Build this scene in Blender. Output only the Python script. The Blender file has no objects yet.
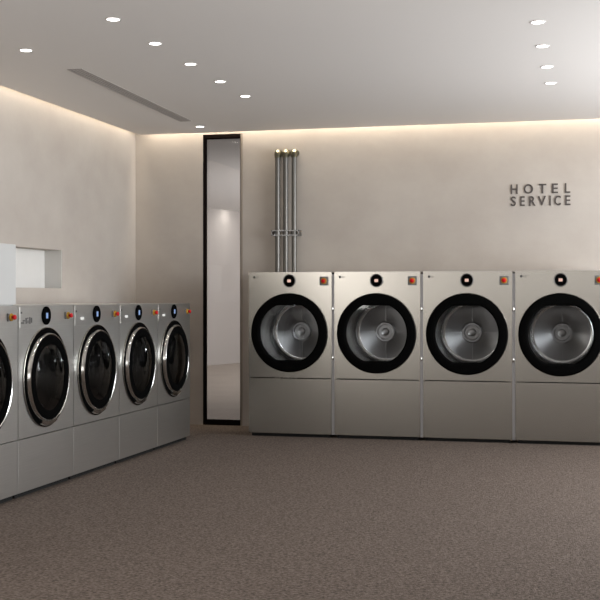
import bpy, bmesh, math, random
from mathutils import Vector, Matrix
random.seed(4)
PI = math.pi
S = bpy.context.scene
COL = S.collection

# ------------------------------------------------------------------ camera
cam_d = bpy.data.cameras.new('camera'); cam = bpy.data.objects.new('camera', cam_d); COL.objects.link(cam)
cam.location = (0, 0, 1.15); cam.rotation_euler = (PI/2, 0, 0.2448)
cam_d.sensor_width = 36; cam_d.lens = 36*1182.6/600; cam_d.shift_y = -2.4/600
cam_d.clip_end = 200
S.camera = cam
# ------------------------------------------------------------------ world, exposure
w = bpy.data.worlds.new('world'); S.world = w; w.use_nodes = True
w.node_tree.nodes['Background'].inputs[0].default_value = (0.75, 0.8, 0.9, 1)
w.node_tree.nodes['Background'].inputs[1].default_value = 0.15
S.view_settings.view_transform = 'Standard'; S.view_settings.look = 'None'
S.view_settings.exposure = 0.0; S.view_settings.gamma = 1.0; S.view_settings.use_curve_mapping = False

def area(name, loc, direction, sx, sy, power, color, spread=PI):
    d = bpy.data.lights.new(name, 'AREA'); d.shape = 'RECTANGLE'; d.size = sx; d.size_y = sy
    d.energy = power; d.color = color; d.spread = spread
    o = bpy.data.objects.new(name, d); COL.objects.link(o); o.location = loc
    o.rotation_euler = Vector(direction).to_track_quat('-Z', 'Y').to_euler()
    return o
# room measurements
XL, XR, YB, YF, ZC = -4.186, 2.8, 10.39, -2.2, 2.664
GAP = 0.07                      # shadow gap between ceiling slab and walls, holding the cove light
ZT = 2.86
WARM = (1.0, 0.87, 0.69)
# daylight from the shop window of the right wall; front and side are added fills
area('window_daylight', (XR-0.05, 7.4, 1.62), (-1, -0.22, 0.14), 4.5, 1.8, 440, (0.95, 0.975, 1.0))
area('front_fill', (-0.7, YF+0.1, 1.78), (0, 1, 0.4), 6.8, 1.6, 100, (1.0, 0.97, 0.94))  # added fill behind the camera, reflected by the dryer fronts
area('side_fill', (XL+0.05, 2.6, 1.70), (1, 0.35, 0.3), 3.2, 1.5, 160, (1.0, 0.97, 0.93))  # added fill, brightens the first dryer, back wall and ceiling
# warm cove strips
area('cove_light', ((XL+XR)/2+0.03, YB-GAP*0.5, ZT-0.01), (0, 0, -1), XR-XL-0.15, 0.05, 34, WARM, math.radians(75))
o = area('cove_light', (XL+GAP*0.5, (YB+YF)/2-0.03, ZT-0.01), (0, 0, -1), 0.05, YB-YF-0.15, 40, WARM, math.radians(75))
o.rotation_euler = (0, 0, 0)
bpy.data.objects['cove_light'].rotation_euler = (0, 0, 0)
# added unseen fill and the wall wash for the lobby beyond the narrow glass
area('lobby_fill', (-1.7, 17.0, 1.4), (-1, 0, 0.8), 7.0, 2.0, 350, (0.98, 0.98, 1.0))
area('lobby_wall_washer', (-6.05, 19.45, 2.64), (-0.3, 0.12, -1), 0.05, 1.6, 7, (1.0, 0.97, 0.92))

# ------------------------------------------------------------------ materials
def mat(name, base=(0.5, 0.5, 0.5), rough=0.5, metal=0.0, emis=None, estr=0.0, spec=0.5, aniso=0.0, coat=0.0):
    m = bpy.data.materials.new(name); m.use_nodes = True
    b = m.node_tree.nodes['Principled BSDF']
    b.inputs['Base Color'].default_value = (*base, 1); b.inputs['Roughness'].default_value = rough
    b.inputs['Metallic'].default_value = metal; b.inputs['Specular IOR Level'].default_value = spec
    b.inputs['Anisotropic'].default_value = aniso; b.inputs['Coat Weight'].default_value = coat
    if emis:
        b.inputs['Emission Color'].default_value = (*emis, 1); b.inputs['Emission Strength'].default_value = estr
    return m
def nodes(m): return m.node_tree.nodes, m.node_tree.links, m.node_tree.nodes['Principled BSDF']
def noise_col(m, c0, c1, scale, detail=4, stretch=(1, 1, 1), lo=0.35, hi=0.65, bump=0.0, bscale=None, bdist=0.01, rough=None):
    n, l, b = nodes(m)
    tc = n.new('ShaderNodeTexCoord'); mp = n.new('ShaderNodeMapping'); mp.inputs['Scale'].default_value = stretch
    l.new(tc.outputs['Object'], mp.inputs['Vector'])
    t = n.new('ShaderNodeTexNoise'); t.inputs['Scale'].default_value = scale; t.inputs['Detail'].default_value = detail
    t.inputs['Roughness'].default_value = 0.6
    l.new(mp.outputs[0], t.inputs['Vector'])
    r = n.new('ShaderNodeValToRGB'); r.color_ramp.elements[0].position = lo; r.color_ramp.elements[1].position = hi
    r.color_ramp.elements[0].color = (*c0, 1); r.color_ramp.elements[1].color = (*c1, 1)
    l.new(t.outputs['Fac'], r.inputs[0]); l.new(r.outputs[0], b.inputs['Base Color'])
    if rough:
        mr = n.new('ShaderNodeMapRange'); mr.inputs['To Min'].default_value = rough[0]; mr.inputs['To Max'].default_value = rough[1]
        l.new(t.outputs['Fac'], mr.inputs['Value']); l.new(mr.outputs[0], b.inputs['Roughness'])
    if bump:
        t2 = n.new('ShaderNodeTexNoise'); t2.inputs['Scale'].default_value = bscale or scale; t2.inputs['Detail'].default_value = 3
        l.new(mp.outputs[0], t2.inputs['Vector'])
        bp = n.new('ShaderNodeBump'); bp.inputs['Strength'].default_value = bump; bp.inputs['Distance'].default_value = bdist
        l.new(t2.outputs['Fac'], bp.inputs['Height']); l.new(bp.outputs[0], b.inputs['Normal'])
    return m

PLASTER = noise_col(mat('plaster', rough=0.85), (0.355, 0.318, 0.285), (0.425, 0.388, 0.352), 1.3, 7, (1, 1, 1.2), 0.3, 0.7, 0.10, 9, 0.01)
CEIL = mat('ceiling_paint', (0.64, 0.61, 0.585), 0.9)
NICHE = noise_col(mat('niche_lit_paint', rough=0.8), (0.62, 0.61, 0.585), (0.66, 0.65, 0.63), 3)  # whiter paint, with light on the niche put into its tone
CARPET = noise_col(mat('carpet', rough=0.97, spec=0.15), (0.058, 0.044, 0.037), (0.148, 0.117, 0.098), 70, 3, (1, 1, 1), 0.36, 0.64, 0.9, 150, 0.012)
STEEL = noise_col(mat('brushed_steel', rough=0.27, metal=1.0), (0.30, 0.284, 0.257), (0.32, 0.304, 0.275), 3.0, 3, (1, 1, 60), 0.3, 0.7, 0)
STEEL_W = noise_col(mat('washer_steel', rough=0.34, metal=1.0), (0.55, 0.54, 0.52), (0.60, 0.59, 0.57), 3.0, 3, (1, 1, 60), 0.3, 0.7, 0)
SEAM = mat('dark_seam', (0.10, 0.095, 0.09), 0.5, 0.6)
STRIP = mat('grey_trim', (0.30, 0.295, 0.30), 0.45, 0.6)
BLACK = mat('black_gloss', (0.0025, 0.0025, 0.0025), 0.6, spec=0.0)
MATTEBLACK = mat('black_matte', (0.006, 0.006, 0.006), 0.6, spec=0.2)
CHROME = mat('chrome', (0.58, 0.575, 0.56), 0.16, 1.0)
DRUM = mat('drum_steel', (0.50, 0.50, 0.495), 0.22, 1.0)
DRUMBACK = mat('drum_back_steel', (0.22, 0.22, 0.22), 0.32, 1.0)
DRUMDARK = mat('drum_dark_steel', (0.20, 0.20, 0.20), 0.3, 1.0)
BRASS = mat('brass', (0.19, 0.175, 0.125), 0.38, 1.0)
PIPE = mat('pipe_steel', (0.15, 0.145, 0.135), 0.45, 1.0)
RED = mat('red_plastic', (0.42, 0.006, 0.010), 0.5, spec=0.15)
YELLOW = mat('yellow_plastic', (0.36, 0.19, 0.02), 0.5, spec=0.2)
PLATE = mat('grey_plate', (0.13, 0.13, 0.125), 0.5)
INK = mat('dark_ink', (0.05, 0.047, 0.045), 0.6)
PALE = mat('pale_mark', (0.62, 0.62, 0.60), 0.5)
LETTER = mat('sign_letter', (0.055, 0.045, 0.042), 0.5)
FRAMEB = mat('dark_brown_frame', (0.006, 0.0045, 0.004), 0.9, spec=0.0)
FRAMEF = mat('bronze_edge', (0.24, 0.205, 0.17), 0.5, 0.3)
VENT = mat('vent_grey', (0.31, 0.285, 0.265), 0.7)
CABINET = mat('pale_grey_laminate', (0.44, 0.445, 0.44), 0.4)
LAMP = mat('lamp_diffuser', (0.9, 0.9, 0.9), 0.5, emis=(1, 0.97, 0.93), estr=9)
BLUE = mat('blue_display', (0.02, 0.02, 0.03), 0.3, emis=(0.35, 0.55, 1.0), estr=0.6)
PEACH = mat('warm_display', (0.02, 0.02, 0.03), 0.3, emis=(1.0, 0.62, 0.48), estr=0.75)
LOBBYF = noise_col(mat('lobby_floor', rough=0.5), (0.40, 0.345, 0.295), (0.45, 0.39, 0.335), 2)
LOBBYW = mat('lobby_wall', (0.42, 0.385, 0.36), 0.8)

def glassmat(name, tint, gl=0.9, ior=1.45, rough=0.02):
    m = bpy.data.materials.new(name); m.use_nodes = True
    n, l = m.node_tree.nodes, m.node_tree.links
    n.remove(n['Principled BSDF'])
    tr = n.new('ShaderNodeBsdfTransparent'); tr.inputs[0].default_value = (*tint, 1)
    g = n.new('ShaderNodeBsdfGlossy'); g.inputs['Color'].default_value = (gl, gl, gl, 1); g.inputs['Roughness'].default_value = rough
    f = n.new('ShaderNodeFresnel'); f.inputs[0].default_value = ior
    mx = n.new('ShaderNodeMixShader'); l.new(f.outputs[0], mx.inputs[0]); l.new(tr.outputs[0], mx.inputs[1]); l.new(g.outputs[0], mx.inputs[2])
    l.new(mx.outputs[0], n['Material Output'].inputs[0])
    return m
GLASS = glassmat('clear_glass', (0.93, 0.93, 0.93))
DOORGLASS = glassmat('dryer_glass', (0.7, 0.7, 0.7))
DARKGLASS = glassmat('smoked_glass', (0.30, 0.30, 0.31), rough=0.08)

# ------------------------------------------------------------------ mesh helpers
def box(bm, x0, x1, y0, y1, z0, z1):
    v = [bm.verts.new((x, y, z)) for x in (x0, x1) for y in (y0, y1) for z in (z0, z1)]
    for f in ((0, 1, 3, 2), (4, 6, 7, 5), (0, 4, 5, 1), (2, 3, 7, 6), (0, 2, 6, 4), (1, 5, 7, 3)):
        bm.faces.new([v[i] for i in f])
def bevel(bm, w, seg=2):
    bmesh.ops.remove_doubles(bm, verts=bm.verts, dist=1e-6)
    bmesh.ops.recalc_face_normals(bm, faces=bm.faces)
    es = [e for e in bm.edges if len(e.link_faces) == 2 and e.calc_face_angle(0) > 0.9]
    bmesh.ops.bevel(bm, geom=es, offset=w, segments=seg, profile=0.6, affect='EDGES')
def lathe(bm, prof, n=64, c=(0, 0, 0), axis='y', cap0=False, cap1=False):
    """prof: (radius, along). axis y: circle in the xz plane."""
    rings = []
    for r, a in prof:
        ring = []
        for i in range(n):
            t = 2*PI*i/n; u, v = r*math.cos(t), r*math.sin(t)
            p = {'y': (u, a, v), 'z': (u, v, a), 'x': (a, u, v)}[axis]
            ring.append(bm.verts.new((p[0]+c[0], p[1]+c[1], p[2]+c[2])))
        rings.append(ring)
    for k in range(len(rings)-1):
        for i in range(n):
            j = (i+1) % n
            bm.faces.new((rings[k][i], rings[k][j], rings[k+1][j], rings[k+1][i]))
    if cap0: bm.faces.new(rings[0])
    if cap1: bm.faces.new(rings[-1][::-1])
def tube(bm, pts, r, n=16):
    """round pipe along a polyline"""
    pts = [Vector(p) for p in pts]; rings = []
    for i, p in enumerate(pts):
        d = (pts[min(i+1, len(pts)-1)]-pts[max(i-1, 0)]).normalized()
        q = d.to_track_quat('Z', 'X')
        rings.append([bm.verts.new(p+q @ Vector((r*math.cos(2*PI*k/n), r*math.sin(2*PI*k/n), 0))) for k in range(n)])
    for a, b in zip(rings, rings[1:]):
        for k in range(n): bm.faces.new((a[k], a[(k+1) % n], b[(k+1) % n], b[k]))
    bm.faces.new(rings[0]); bm.faces.new(rings[-1][::-1])
def obj(name, bm, m, parent=None, smooth=False, loc=None, recalc=True):
    bmesh.ops.remove_doubles(bm, verts=bm.verts, dist=1e-6)
    if recalc: bmesh.ops.recalc_face_normals(bm, faces=bm.faces)
    me = bpy.data.meshes.new(name); bm.to_mesh(me); bm.free()
    if smooth:
        for p in me.polygons: p.use_smooth = True
        try: me.set_sharp_from_angle(angle=math.radians(32))
        except Exception: pass
    for mm in (m if isinstance(m, (list, tuple)) else [m]): me.materials.append(mm)
    o = bpy.data.objects.new(name, me); COL.objects.link(o)
    if parent: o.parent = parent
    if loc: o.location = loc
    return o
def bxo(name, dims, m, parent=None, bv=0.0, kind=None):
    bm = bmesh.new(); box(bm, *dims)
    if bv: bevel(bm, bv)
    o = obj(name, bm, m, parent)
    if kind: o['kind'] = kind
    return o
def struct(name, dims, m): return bxo(name, dims, m, kind='structure')
def thing(name, label, cat, loc=(0, 0, 0), rz=0, group=None):
    o = bpy.data.objects.new(name, None); COL.objects.link(o); o.empty_display_size = 0.1
    o.location = loc; o.rotation_euler = (0, 0, rz); o['label'] = label; o['category'] = cat
    if group: o['group'] = group
    return o
KIDS = {}
def copy_tree(o, parent=None):
    c = o.copy(); COL.objects.link(c)
    if parent: c.parent = parent
    for ch in list(o.children):
        copy_tree(ch, c)
    return c
def text_mesh(s, size_x, size_z, depth):
    """one character or word as a mesh in the xz plane, facing -y, its lower left corner at 0, fitted to size"""
    cu = bpy.data.curves.new('t', 'FONT'); cu.body = s; cu.extrude = 0.1; cu.offset = 0.012 if len(s) == 1 else 0; cu.resolution_u = 6
    o = bpy.data.objects.new('t', cu); COL.objects.link(o)
    dg = bpy.context.evaluated_depsgraph_get(); dg.update()
    me = bpy.data.meshes.new_from_object(o.evaluated_get(dg))
    bpy.data.objects.remove(o); bpy.data.curves.remove(cu)
    xs = [v.co.x for v in me.vertices]; ys = [v.co.y for v in me.vertices]; zs = [v.co.z for v in me.vertices]
    for v in me.vertices:
        x = (v.co.x-min(xs))/(max(xs)-min(xs))*size_x; z = (v.co.y-min(ys))/(max(ys)-min(ys))*size_z
        y = -(v.co.z-min(zs))/(max(zs)-min(zs))*depth
        v.co = (x, y, z)
    return me

# ------------------------------------------------------------------ room shell
def floor_like(name, x0, x1, y0, y1, z0, z1, m):
    return struct(name, (x0, x1, y0, y1, z0, z1), m)
floor_like('floor', XL-0.3, XR+0.2, YF-0.2, YB, -0.1, -0.025, CARPET)
struct('ceiling', (XL+GAP, XR, YF, YB-GAP, ZC, ZC+0.10), CEIL)
struct('ceiling_slab', (XL-0.3, XR+0.2, YF-0.2, YB+0.2, ZT, ZT+0.1), CEIL).name = 'ceiling_upper'
# left wall with the niche opening
NY0, NY1, NZ0, NZ1, ND = 7.45, 8.812, 1.225, 1.532, 0.15
def wall_with_hole(name, m, plane, a0, a1, z0, z1, h, thick, sgn):
    """wall slab in plane ('x' or 'y') with a rectangular hole h=(a0,a1,z0,z1)"""
    bm = bmesh.new()
    A = [a0, h[0], h[1], a1]; Z = [z0, h[2], h[3], z1]
    cells = [(i, j) for i in range(3) for j in range(3) if not (i == 1 and j == 1) and A[i+1]-A[i] > 1e-4 and Z[j+1]-Z[j] > 1e-4]
    p0, p1 = plane[1], plane[1]+sgn*thick
    def P(a, z, d): return (d, a, z) if plane[0] == 'x' else (a, d, z)
    cs = set(cells)
    for i, j in cells:
        for d in (p0, p1):
            bm.faces.new([bm.verts.new(P(*q, d)) for q in ((A[i], Z[j]), (A[i+1], Z[j]), (A[i+1], Z[j+1]), (A[i], Z[j+1]))])
        for di, dj, e in ((-1, 0, ((A[i], Z[j]), (A[i], Z[j+1]))), (1, 0, ((A[i+1], Z[j]), (A[i+1], Z[j+1]))),
                          (0, -1, ((A[i], Z[j]), (A[i+1], Z[j]))), (0, 1, ((A[i], Z[j+1]), (A[i+1], Z[j+1])))):
            if (i+di, j+dj) not in cs:
                (q0, q1) = e
                bm.faces.new([bm.verts.new(P(*q0, p0)), bm.verts.new(P(*q1, p0)), bm.verts.new(P(*q1, p1)), bm.verts.new(P(*q0, p1))])
    o = obj(name, bm, m); o['kind'] = 'structure'; return o
wall_with_hole('wall_left', PLASTER, ('x', XL), 5.0, YB, -0.1, ZT, (NY0, NY1, NZ0, NZ1), 0.25, -1)
wall_with_hole('wall_left_near', PLASTER, ('x', XL), YF, 5.0, -0.1, ZT, (0.95, 4.25, 0.4, 2.5), 0.25, -1)
# recess in whiter paint, its far side also whitened to look lit
bm = bmesh.new(); e = 0.002
X0 = XL-ND
box(bm, X0-0.02, X0, NY0, NY1, NZ0, NZ1); box(bm, X0, XL-0.001, NY1-0.004, NY1, NZ0, NZ1)
o = obj('wall_niche', bm, NICHE); o['kind'] = 'structure'
WX0, WX1 = -3.520, -3.150
wall_with_hole('wall_back', PLASTER, ('y', YB), XL-0.25, XR+0.2, -0.1, ZT, (WX0, WX1, -0.025, 2.655), 0.11, 1)
# right wall with a wide shop window, front wall behind the camera
wall_with_hole('wall_right', PLASTER, ('x', XR), YF, YB, 0, ZT, (4.85, 9.75, 0.3, 2.5), 0.2, 1)
wall_with_hole('wall_front', PLASTER, ('y', YF), XL-0.25, XR+0.2, -0.1, ZT, (-4.1, 2.7, 0.95, 2.6), 0.2, -1)
def window_unit(name, label, loc, rz, half, z0, z1):
    t = thing(name, label, 'window', loc, rz); t['kind'] = 'structure'
    bm = bmesh.new()
    box(bm, 0, 0.06, -half, half, z0, z0+0.06); box(bm, 0, 0.06, -half, half, z1-0.06, z1)
    for k in range(4):
        y = -half+(2*half-0.06)*k/3; box(bm, 0, 0.06, y, y+0.06, z0+0.06, z1-0.06)
    obj('window_frame', bm, FRAMEB, t)
    bxo('window_pane', (0.02, 0.03, -half+0.05, half-0.05, z0+0.06, z1-0.06), GLASS, t)
window_unit('window_2', 'wide shop window in the right wall', (XR+0.02, 7.3, 0), 0, 2.45, 0.3, 2.5)
window_unit('fill_window_side', 'added unseen window for the fill light in the left wall', (XL-0.02, 2.6, 0), PI, 1.65, 0.4, 2.5)  # opening added to house the side fill light
window_unit('fill_window_front', 'added unseen window for the fill light in the front wall', (-0.7, YF-0.02, 0), -PI/2, 3.4, 0.95, 2.6)  # opening added to house the front fill light

# narrow full-height glass in the back wall, with its deep dark frame
t = thing('window_1', 'narrow floor-to-ceiling glass strip in a black frame between the washers and dryers', 'window', ((WX0+WX1)/2, YB, 0)); t['kind'] = 'structure'
hw = (WX1-WX0)/2
bm = bmesh.new()
box(bm, -hw, -hw+0.012, 0.0, 0.085, -0.025, 2.655); box(bm, hw-0.012, hw, 0.0, 0.085, -0.025, 2.655)
box(bm, -hw+0.012, hw-0.012, 0.0, 0.085, 2.62, 2.655); box(bm, -hw+0.012, hw-0.012, 0.0, 0.085, -0.025, 0.020)
obj('window_frame', bm, FRAMEB, t)
bm = bmesh.new(); box(bm, hw-0.006, hw+0.012, -0.006, 0.0, -0.025, 2.655)
obj('edge_trim', bm, FRAMEF, t)
bxo('window_pane', (-hw+0.012, hw-0.012, 0.075, 0.085, 0.022, 2.62), GLASS, t)
# lobby beyond the glass
struct('floor_lobby', (-9.0, -1.5, YB+0.11, 24.5, -0.1, 0.0), LOBBYF)
struct('ceiling_lobby', (-9.0, -1.5, YB+0.11, 24.5, ZC, ZC+0.1), CEIL)
struct('wall_lobby_right', (-1.6, -1.5, YB+0.11, 24.5, 0, ZC), LOBBYW)
struct('wall_lobby_left', (-9.1, -9.0, YB+0.11, 24.5, 0, ZC), LOBBYW)
bm = bmesh.new()
a, b = Vector((-8.2, 13.62)), Vector((-4.4, 24.9)); nrm = Vector((-(b-a).y, (b-a).x)).normalized()*0.15
vs = [bm.verts.new((p.x, p.y, z)) for z in (0, ZC) for p in (a, b, b+nrm, a+nrm)]
for f in ((0, 1, 2, 3), (7, 6, 5, 4), (0, 4, 5, 1), (1, 5, 6, 2), (2, 6, 7, 3), (3, 7, 4, 0)): bm.faces.new([vs[i] for i in f])
o = obj('wall_lobby_far', bm, LOBBYW); o['kind'] = 'structure'

# ------------------------------------------------------------------ laundry machines
def panel_hole(bm, x0, x1, z0, z1, cx, cz, r, y0, y1, n=64, flat=None):
    """rectangular plate from y0 (front) to y1 with a round hole; flat clips the hole at +-flat"""
    pts = []
    for i in range(n):
        t = 2*PI*(i+0.5)/n; c, s = math.cos(t), math.sin(t)
        rr = r if not flat else min(r, flat/max(abs(s), 1e-6))
        k = min(((x1-cx)/c if c > 0 else (x0-cx)/c) if abs(c) > 1e-6 else 1e9, ((z1-cz)/s if s > 0 else (z0-cz)/s) if abs(s) > 1e-6 else 1e9)
        pts.append(((cx+rr*c, cz+rr*s), (cx+k*c, cz+k*s)))
    # snap the nearest outer points to the corners
    outs = [list(p[1]) for p in pts]
    for X in (x0, x1):
        for Z in (z0, z1):
            i = min(range(n), key=lambda q: (outs[q][0]-X)**2+(outs[q][1]-Z)**2); outs[i] = [X, Z]
    F, B, OF, OB = [], [], [], []
    for (inn, _), ou in zip(pts, outs):
        F.append(bm.verts.new((inn[0], y0, inn[1]))); B.append(bm.verts.new((inn[0], y1, inn[1])))
        OF.append(bm.verts.new((ou[0], y0, ou[1]))); OB.append(bm.verts.new((ou[0], y1, ou[1])))
    for i in range(n):
        j = (i+1) % n
        bm.faces.new((F[i], F[j], OF[j], OF[i])); bm.faces.new((B[j], B[i], OB[i], OB[j]))
        bm.faces.new((F[j], F[i], B[i], B[j])); bm.faces.new((OF[i], OF[j], OB[j], OB[i]))
def shell(w, d, z0, z1, m, t, th=0.015, split=None):
    """cabinet shell: sides, back, top and bottom, open in front"""
    bm = bmesh.new(); h = w/2
    box(bm, -h, -h+th, 0.02, d, z0, z1); box(bm, h-th, h, 0.02, d, z0, z1)
    box(bm, -h+th, h-th, d-th, d, z0, z1); box(bm, -h+th, h-th, 0.02, d-th, z1-th, z1); box(bm, -h+th, h-th, 0.02, d-th, z0, z0+th)
    return obj('cabinet', bm, m, t)
def stop_switch(t, x, z, k=1.0, pm=None):
    q = 0.027*k if pm else 0.037*k
    p = bxo('stop_switch', (x-q, x+q, -0.012, 0.0, z-q, z+q), PLATE, t, 0.004)
    p['label'] = 'small square plate with a yellow disc and red stop button'
    bm = bmesh.new(); lathe(bm, [(0.026*k, -0.012), (0.026*k, -0.019), (0.023*k, -0.022)], 32, (x, 0, z), cap0=True, cap1=True)
    obj('yellow_disc', bm, YELLOW, p, True)
    bm = bmesh.new(); lathe(bm, [(0.010*k, -0.022), (0.010*k, -0.034), (0.016*k, -0.032), (0.018*k, -0.037), (0.014*k, -0.043), (0.007*k, -0.046)], 32, (x, 0, z), cap0=True, cap1=True)
    obj('red_button', bm, RED, p, True)
def dial(t, x, z, r, disp, dw, dh):
    bm = bmesh.new(); lathe(bm, [(r, 0.0), (r, -0.008), (r*0.93, -0.011), (r*0.86, -0.008)], 48, (x, 0, z))
    k = obj('control_dial', bm, SEAM if disp is PEACH else BLACK, t, True)
    bm = bmesh.new(); lathe(bm, [(r*0.86, -0.004), (r*0.86, -0.008), (r*0.60, -0.012), (r*0.56, -0.009)], 48, (x, 0, z), cap0=True, cap1=True)
    obj('dial_face', bm, BLACK, k, True)
    bm = bmesh.new(); box(bm, x-dw/2, x+dw/2, -0.011, -0.0085, z-dh/2, z+dh/2); bevel(bm, 0.0012, 1)
    obj('display', bm, disp, k)['label'] = 'small lit display'
    return k
def feet(t, w, d, zt, m):
    for x in (-w/2+0.06, w/2-0.06):
        for y in (0.06, d-0.06):
            bm = bmesh.new(); lathe(bm, [(0.024, -0.025), (0.024, -0.016), (0.012, -0.013), (0.012, zt)], 16, (x, y, 0), 'z', True, True)
            obj('foot', bm, m, t)

def make_dryer():
    t = thing('tumble_dryer', '', 'tumble dryer')
    W, D, H, Z0, ZS = 0.722, 0.70, 1.365, 0.002, 0.471
    h = W/2; cz, R = 0.854, 0.330
    shell(W, D, Z0, H, STEEL, t)
    bm = bmesh.new(); panel_hole(bm, -h, h, ZS+0.004, H, -0.004, cz, 0.27, 0.0, 0.02)
    obj('front_panel', bm, STEEL, t)
    bxo('lower_panel', (-h, h, 0.0, 0.02, Z0, ZS-0.004), STEEL, t, 0.003)
    bm = bmesh.new(); box(bm, -h+0.02, h-0.02, 0.03, 0.06, -0.025, Z0)
    obj('shadow_plinth', bm, MATTEBLACK, t)  # black strip standing in for the shade under the dryer
    feet(t, W, D, Z0, MATTEBLACK)
    # trim strip that closes the gap to the next machine, with two hinge caps
    bxo('side_trim', (h, 0.745-h, 0.012, 0.03, Z0, H-0.02), STRIP, t)
    for z in (1.055, 0.645):
        bm = bmesh.new(); lathe(bm, [(0.008, z-0.015), (0.009, z-0.013), (0.009, z+0.013), (0.008, z+0.015)], 20, (h+0.008, -0.004, 0), 'z', True, True)
        obj('hinge', bm, CHROME, t, True)['label'] = 'bright metal hinge'
    # round black door with a window clipped flat above and below
    n = 96; c = (-0.004, 0, cz)
    bm = bmesh.new(); rings = []
    prof = [(1.0, 0.0, 0), (1.0, -0.018, 0), (0.975, -0.032, 0), (0.90, -0.038, 0), (0.0, -0.036, 0.012), (0.0, -0.026, 0.0), (0.0, 0.012, 0.0)]
    for kR, y, off in prof:
        ring = []
        for i in range(n):
            a = 2*PI*i/n; s = abs(math.sin(a))
            r = kR*R if kR > 0 else min(0.256+off, (0.231+off)/max(s, 1e-6))
            ring.append(bm.verts.new((c[0]+r*math.cos(a), y, cz+r*math.sin(a))))
        rings.append(ring)
    for k in range(len(rings)):
        a_, b_ = rings[k], rings[(k+1) % len(rings)]
        for i in range(n): bm.faces.new((a_[i], a_[(i+1) % n], b_[(i+1) % n], b_[i]))
    door = obj('door', bm, BLACK, t, True); door['label'] = 'round glossy black door'
    bm = bmesh.new(); lathe(bm, [(R+0.001, 0.0), (R+0.004, -0.002), (R+0.004, -0.008), (R+0.001, -0.012)], 96, c)
    obj('door_rim', bm, STEEL, door, True)
    bm = bmesh.new(); ring = []
    for i in range(n):
        a = 2*PI*i/n; r = min(0.256, 0.231/max(abs(math.sin(a)), 1e-6))
        ring.append(bm.verts.new((c[0]+r*math.cos(a), -0.024, cz+r*math.sin(a))))
    bm.faces.new(ring)
    obj('door_glass', bm, DOORGLASS, door)
    # drum
    bm = bmesh.new()
    lathe(bm, [(0.262, 0.02), (0.272, 0.06), (0.276, 0.30), (0.275, 0.41), (0.271, 0.43), (0.262, 0.447), (0.248, 0.457), (0.232, 0.460)], 96, c)
    dr = obj('drum', bm, DRUM, t, True, recalc=False)
    bm = bmesh.new()
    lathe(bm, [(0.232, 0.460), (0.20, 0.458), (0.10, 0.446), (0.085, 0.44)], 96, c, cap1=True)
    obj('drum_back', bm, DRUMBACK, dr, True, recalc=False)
    ld = bpy.data.lights.new('drum_lamp', 'POINT'); ld.energy = 0.7; ld.shadow_soft_size = 0.02; ld.color = (0.88, 0.94, 1.0)
    lo_ = bpy.data.objects.new('drum_lamp', ld); COL.objects.link(lo_); lo_.parent = t; lo_.location = (-0.20, 0.09, cz-0.08)
    bm = bmesh.new(); lathe(bm, [(0.088, 0.445), (0.088, 0.425), (0.080, 0.415), (0.066, 0.415), (0.060, 0.428), (0.034, 0.428), (0.030, 0.412), (0.012, 0.408)], 48, c, cap1=True)
    obj('drum_hub', bm, DRUMDARK, dr, True)
    for q in range(4):
        m4 = Matrix.Translation(c) @ Matrix.Rotation(q*PI/2, 4, 'Y')
        b2 = bmesh.new(); box(b2, -0.003, 0.003, 0.440, 0.462, 0.09, 0.225); b2.transform(m4)
        obj('drum_highlight_rib', b2, DRUMDARK, dr)  # cross ribs stand in for a seam and bright radial highlights
    dial(t, -0.004, 1.291, 0.055, PEACH, 0.030, 0.024)
    stop_switch(t, 0.296, 1.289)
    # maker's mark
    bm = bmesh.new(); lathe(bm, [(0.0105, -0.0005), (0.0105, -0.003)], 24, (-0.312, 0, 1.322), cap0=True, cap1=True)
    k = obj('maker_mark', bm, INK, t)
    me = text_mesh('LG', 0.024, 0.016, 0.002); me.materials.append(INK)
    g = bpy.data.objects.new('lettering', me); COL.objects.link(g); g.parent = k; g.location = (-0.296, -0.0005, 1.314)
    return t

DX0, DP, DY = -2.8729, 0.745, 9.655
proto = make_dryer()
dl = ['steel tumble dryer closest to the narrow glass strip, pipes rising behind it',
      'steel tumble dryer, second along from the narrow glass strip, right of the pipes',
      'steel tumble dryer left of the one under the HOTEL SERVICE sign',
      'steel tumble dryer at the right end of the row, below the HOTEL SERVICE sign']
for k in range(4):
    o = proto if k == 0 else copy_tree(proto)
    o.location = (DX0+DP*(k+0.5), DY, 0); o['label'] = dl[k]; o['group'] = 'tumble dryers along the back wall'

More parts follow.
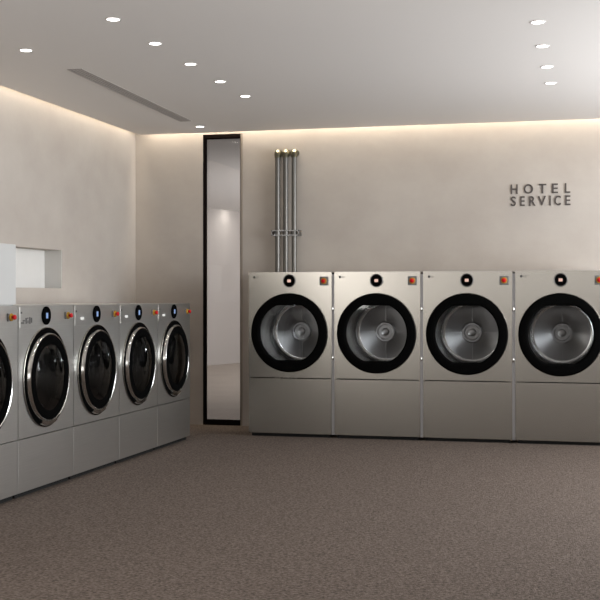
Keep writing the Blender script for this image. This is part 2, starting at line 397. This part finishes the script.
def make_washer():
    t = thing('washing_machine', '', 'washing machine')
    W, D, H, Z0, ZS = 0.747, 0.88, 1.103, 0.006, 0.319
    h = W/2; cz, R = 0.664, 0.302
    shell(W, D, Z0, H, STEEL_W, t)
    bm = bmesh.new(); panel_hole(bm, -h, h, ZS+0.003, H, -0.016, cz, 0.262, 0.0, 0.02)
    obj('front_panel', bm, STEEL_W, t)
    bxo('lower_panel', (-h, h, 0.0, 0.02, Z0, ZS-0.003), STEEL_W, t, 0.002)
    bm = bmesh.new(); box(bm, -h+0.01, h-0.01, 0.03, 0.07, -0.025, Z0); obj('shadow_plinth', bm, MATTEBLACK, t)  # black strip standing in for the toe shadow below the washer
    feet(t, W, D, Z0, MATTEBLACK)
    # drawer at the top left
    bxo('detergent_drawer', (-h+0.010, -0.148, -0.004, 0.0, 0.968, 1.094), STEEL_W, t, 0.0018)
    # door: dark outer ring, flared chrome ring, black bezel, smoked bowl
    c = (-0.016, 0, cz)
    bm = bmesh.new(); lathe(bm, [(R, 0.0), (R, -0.008), (R-0.004, -0.011), (R-0.010, -0.009), (0.276, -0.003), (0.266, -0.003)], 96, c)
    door = obj('door', bm, BLACK, t, True); door['label'] = 'round door with a chrome ring and smoked glass'
    bm = bmesh.new(); lathe(bm, [(R+0.0005, 0.0), (R+0.004, -0.003), (R+0.003, -0.007), (R, -0.008)], 96, c)
    obj('outer_rim', bm, STEEL, door, True)
    bm = bmesh.new(); lathe(bm, [(0.274, -0.003), (0.273, -0.012), (0.268, -0.030), (0.264, -0.034), (0.258, -0.032)], 96, c)
    obj('chrome_ring', bm, CHROME, door, True)['label'] = 'polished chrome door ring'
    bm = bmesh.new(); lathe(bm, [(0.2585, -0.031), (0.250, -0.036), (0.235, -0.038), (0.212, -0.038), (0.200, -0.030), (0.196, 0.0), (0.196, 0.03)], 96, c)
    obj('bezel', bm, BLACK, door, True)
    bm = bmesh.new(); lathe(bm, [(0.201, -0.031), (0.165, -0.038), (0.12, -0.043), (0.06, -0.0465), (0.02, -0.047)], 64, c, cap1=True)
    obj('door_glass', bm, DARKGLASS, door, True)
    # grip lip at the foot of the door
    bm = bmesh.new(); N = 14; rows = []
    for (r, y) in ((0.266, -0.030), (0.292, -0.024), (0.296, -0.014), (0.276, -0.004)):
        rows.append([bm.verts.new((c[0]+r*math.cos(-PI/2+(i/N-0.5)*0.75), y, cz+r*math.sin(-PI/2+(i/N-0.5)*0.75))) for i in range(N+1)])
    for k in range(4):
        for i in range(N): bm.faces.new((rows[k][i], rows[k][i+1], rows[(k+1) % 4][i+1], rows[(k+1) % 4][i]))
    bm.faces.new([r[0] for r in rows]); bm.faces.new([r[-1] for r in rows][::-1])
    obj('door_grip', bm, CHROME, door, True)
    # drum
    bm = bmesh.new(); lathe(bm, [(0.20, 0.03), (0.262, 0.04), (0.268, 0.06), (0.268, 0.36), (0.24, 0.40), (0.10, 0.385), (0.05, 0.37)], 64, c, cap1=True)
    dr = obj('drum', bm, DRUM, t, True, recalc=False)
    for q in range(3):
        m4 = Matrix.Translation(c) @ Matrix.Rotation(q*2*PI/3+0.5, 4, 'Y')
        b2 = bmesh.new(); box(b2, -0.018, 0.018, 0.08, 0.35, 0.215, 0.262); bevel(b2, 0.010); b2.transform(m4)
        obj('drum_lifter', b2, DRUMDARK, dr, True)
    dial(t, -0.020, 1.040, 0.056, BLUE, 0.026, 0.034)
    stop_switch(t, 0.266, 1.037, 0.85, STEEL_W)
    bm = bmesh.new(); box(bm, -0.352, -0.336, -0.0055, -0.004, 1.055, 1.067)
    obj('maker_mark', bm, INK, t)
    return t
WY0, WP, WX = 6.2845, 0.7535, -3.2625
wp = make_washer()
wl = ['steel washing machine cut off by the left edge, pale cabinet standing on it',
      'steel washing machine with a dark printed label, beside the cut-off one',
      'steel washing machine in the middle of the left row of five',
      'steel washing machine directly before the last one of the left row',
      'steel washing machine at the far end of the left row, nearest the glass strip']
for k in range(5):
    o = wp if k == 0 else copy_tree(wp)
    o.location = (WX, WY0+WP*(k-0.5), 0); o.rotation_euler = (0, 0, PI/2)
    o['label'] = wl[k]; o['group'] = 'washing machines along the left wall'
    if k == 1:      # printed label
        p = bxo('printed_label', (-0.352, -0.205, -0.0052, -0.004, 0.992, 1.038), STEEL_W, o)
        bm = bmesh.new()
        for x0, x1, z0, z1 in ((-0.350, -0.310, 0.996, 1.006), (-0.330, -0.302, 1.009, 1.018), (-0.296, -0.276, 0.996, 1.030), (-0.270, -0.256, 0.998, 1.016), (-0.272, -0.258, 1.022, 1.032), (-0.250, -0.231, 0.994, 1.034), (-0.227, -0.210, 1.000, 1.030)):
            box(bm, x0, x1, -0.0058, -0.0052, z0, z1)
        obj('print', bm, INK, p)
    elif k > 1:
        bxo('pale_sticker', (-0.285, -0.225, -0.006, -0.0045, 1.006, 1.024), PALE, o)

# ------------------------------------------------------------------ pale cabinet above the first washer
t = thing('storage_cabinet', 'pale grey box cabinet standing on the cut-off washing machine', 'cabinet', (-3.49, 5.80, 1.103))
bxo('cabinet_body', (-0.34, 0.20, -0.45, 0.482, 0.0, 0.356), CABINET, t, 0.004)
bxo('cabinet_door', (0.20, 0.215, -0.45, 0.482, 0.006, 0.356), CABINET, t, 0.003)

# ------------------------------------------------------------------ pipes
pxs = [-2.785, -2.710, -2.632]
pl = ['steel pipe with brass elbow, left of the three on the wall', 'steel pipe with brass elbow, middle of the three on the wall', 'steel pipe with brass elbow, right of the three on the wall']
for x, lb in zip(pxs, pl):
    t = thing('wall_pipe', lb, 'pipe', (x, YB-0.075, 0), group='steel pipes above the first dryer')
    bm = bmesh.new(); tube(bm, [(0, 0, 0.02), (0, 0, 1.2), (0, 0, 2.44)], 0.0225, 20)
    obj('pipe', bm, PIPE, t, True)
    bm = bmesh.new(); tube(bm, [(0, 0, 2.432), (0, 0.001, 2.447), (0, 0.012, 2.457), (0, 0.03, 2.460), (0, 0.0745, 2.460)], 0.031, 24)
    e_ = obj('elbow', bm, BRASS, t, True); e_['label'] = 'brass elbow'
    bm = bmesh.new(); lathe(bm, [(0.022, 2.412), (0.028, 2.415), (0.028, 2.428), (0.026, 2.432)], 20, (0, 0, 0), 'z')
    obj('collar', bm, BRASS, e_, True)
t = thing('pipe_bracket', 'thin horizontal metal bracket holding the three pipes to the wall', 'bracket', (-2.708, YB, 1.73))
bm = bmesh.new(); box(bm, -0.13, 0.13, -0.105, -0.097, 0.018, 0.028); box(bm, -0.13, 0.13, -0.105, -0.097, -0.024, -0.014)
for x in (-0.128, 0.12): box(bm, x, x+0.008, -0.105, 0, -0.024, 0.028)
obj('bracket_rail', bm, DRUMDARK, t)
for x in pxs:
    bm = bmesh.new(); lathe(bm, [(0.023, -0.028), (0.026, -0.028), (0.026, 0.032), (0.023, 0.032)], 20, (x+2.708, -0.075, 0), 'z')
    obj('pipe_clamp', bm, PIPE, t, True)

# ------------------------------------------------------------------ sign
K = 0.00848
t = thing('wall_sign', 'dark raised HOTEL SERVICE lettering on the plaster wall', 'sign', (-0.457, YB, 1.95))
def row(word, xs, ztop, zbot):
    for ch, (x0, x1) in zip(word, xs):
        f = lambda x: -0.719+(x-510)*(0.524/62)
        me = text_mesh(ch, f(x1)-f(x0), ztop-zbot, 0.007); me.materials.append(LETTER)
        g = bpy.data.objects.new('letter', me); COL.objects.link(g); g.parent = t
        g.location = (f(x0)+0.457, 0, zbot-1.95)
row('HOTEL', ((510.9, 517.8), (524, 533.3), (539, 546.6), (552.2, 558.2), (565, 570.4)), 2.130, 2.047)
row('SERVICE', ((511, 516), (520.5, 525), (529.5, 535.8), (538, 546.2), (549.6, 551.0), (554.8, 561), (565.4, 570.6)), 2.026, 1.942)

# ------------------------------------------------------------------ ceiling fittings
spots = [(-2.543, 5.990), (-2.543, 6.622), (-2.546, 7.262), (-2.550, 7.901), (-2.552, 8.520), (-3.380, 6.612), (-3.396, 9.940),
         (-0.307, 6.619), (-0.308, 7.257), (-0.308, 7.915), (-0.306, 8.522)]
sl = ['round recessed downlight, nearest of the long ceiling row left of centre', 'round recessed downlight, second from near end of the left-centre row',
      'round recessed downlight, middle one of the five in the left-centre row', 'round recessed downlight, second from far end of the left-centre row',
      'round recessed downlight, farthest of the five in the left-centre row', 'lone round downlight to the left of the ceiling air slot',
      'round downlight above the narrow glass strip, past the end of the air slot',
      'round downlight nearest the viewer in the right-hand ceiling row', 'second nearest round downlight of the right-hand ceiling row',
      'third nearest round downlight of the right-hand ceiling row', 'farthest round downlight of the right-hand row, above the sign']
def make_downlight():
    t = thing('downlight', '', 'downlight', group='recessed ceiling downlights')
    bm = bmesh.new(); lathe(bm, [(0.0345, 0.0), (0.0345, -0.003), (0.042, -0.003), (0.044, 0.0)], 40, (0, 0, 0), 'z')
    obj('trim_ring', bm, CEIL, t, True)
    bm = bmesh.new(); lathe(bm, [(0.0345, -0.0005), (0.034, -0.0025)], 40, (0, 0, 0), 'z', cap0=True, cap1=True)
    obj('lamp', bm, LAMP, t)
    return t
dlp = make_downlight()
def spot_light(x, y, p):
    d = bpy.data.lights.new('downlight_beam', 'SPOT'); d.energy = p; d.spot_size = math.radians(100); d.spot_blend = 0.8
    d.shadow_soft_size = 0.04; d.color = (1.0, 0.93, 0.85)
    o = bpy.data.objects.new('downlight_beam', d); COL.objects.link(o); o.location = (x, y, ZC-0.012)
for x, y in ((-2.543, 5.35), (-2.543, 4.71), (-2.543, 4.07), (-0.307, 5.35), (-0.307, 4.71)): spot_light(x, y, 9)   # the rows run on out of the frame
for k, (x, y) in enumerate(spots):
    o = dlp if k == 0 else copy_tree(dlp)
    o.location = (x, y, ZC); o['label'] = sl[k]
    spot_light(x, y, 4 if k in (5, 6) else 8)
t = thing('air_vent', 'long narrow grey linear air slot set in the ceiling', 'air vent', (-3.376, 8.417, ZC), 0.0247)
bm = bmesh.new()
for x0, x1 in ((-0.052, -0.046), (0.046, 0.052)): box(bm, x0, x1, -1.18, 1.18, -0.004, 0.0)
for y0, y1 in ((-1.18, -1.174), (1.174, 1.18)): box(bm, -0.046, 0.046, y0, y1, -0.004, 0.0)
obj('vent_frame', bm, VENT, t)
bxo('vent_back', (-0.046, 0.046, -1.174, 1.174, -0.001, 0.0), VENT, t)
for k in range(3):
    x = -0.025+0.025*k; bxo('vent_slat', (x-0.005, x+0.005, -1.174, 1.174, -0.0035, -0.001), VENT, t)
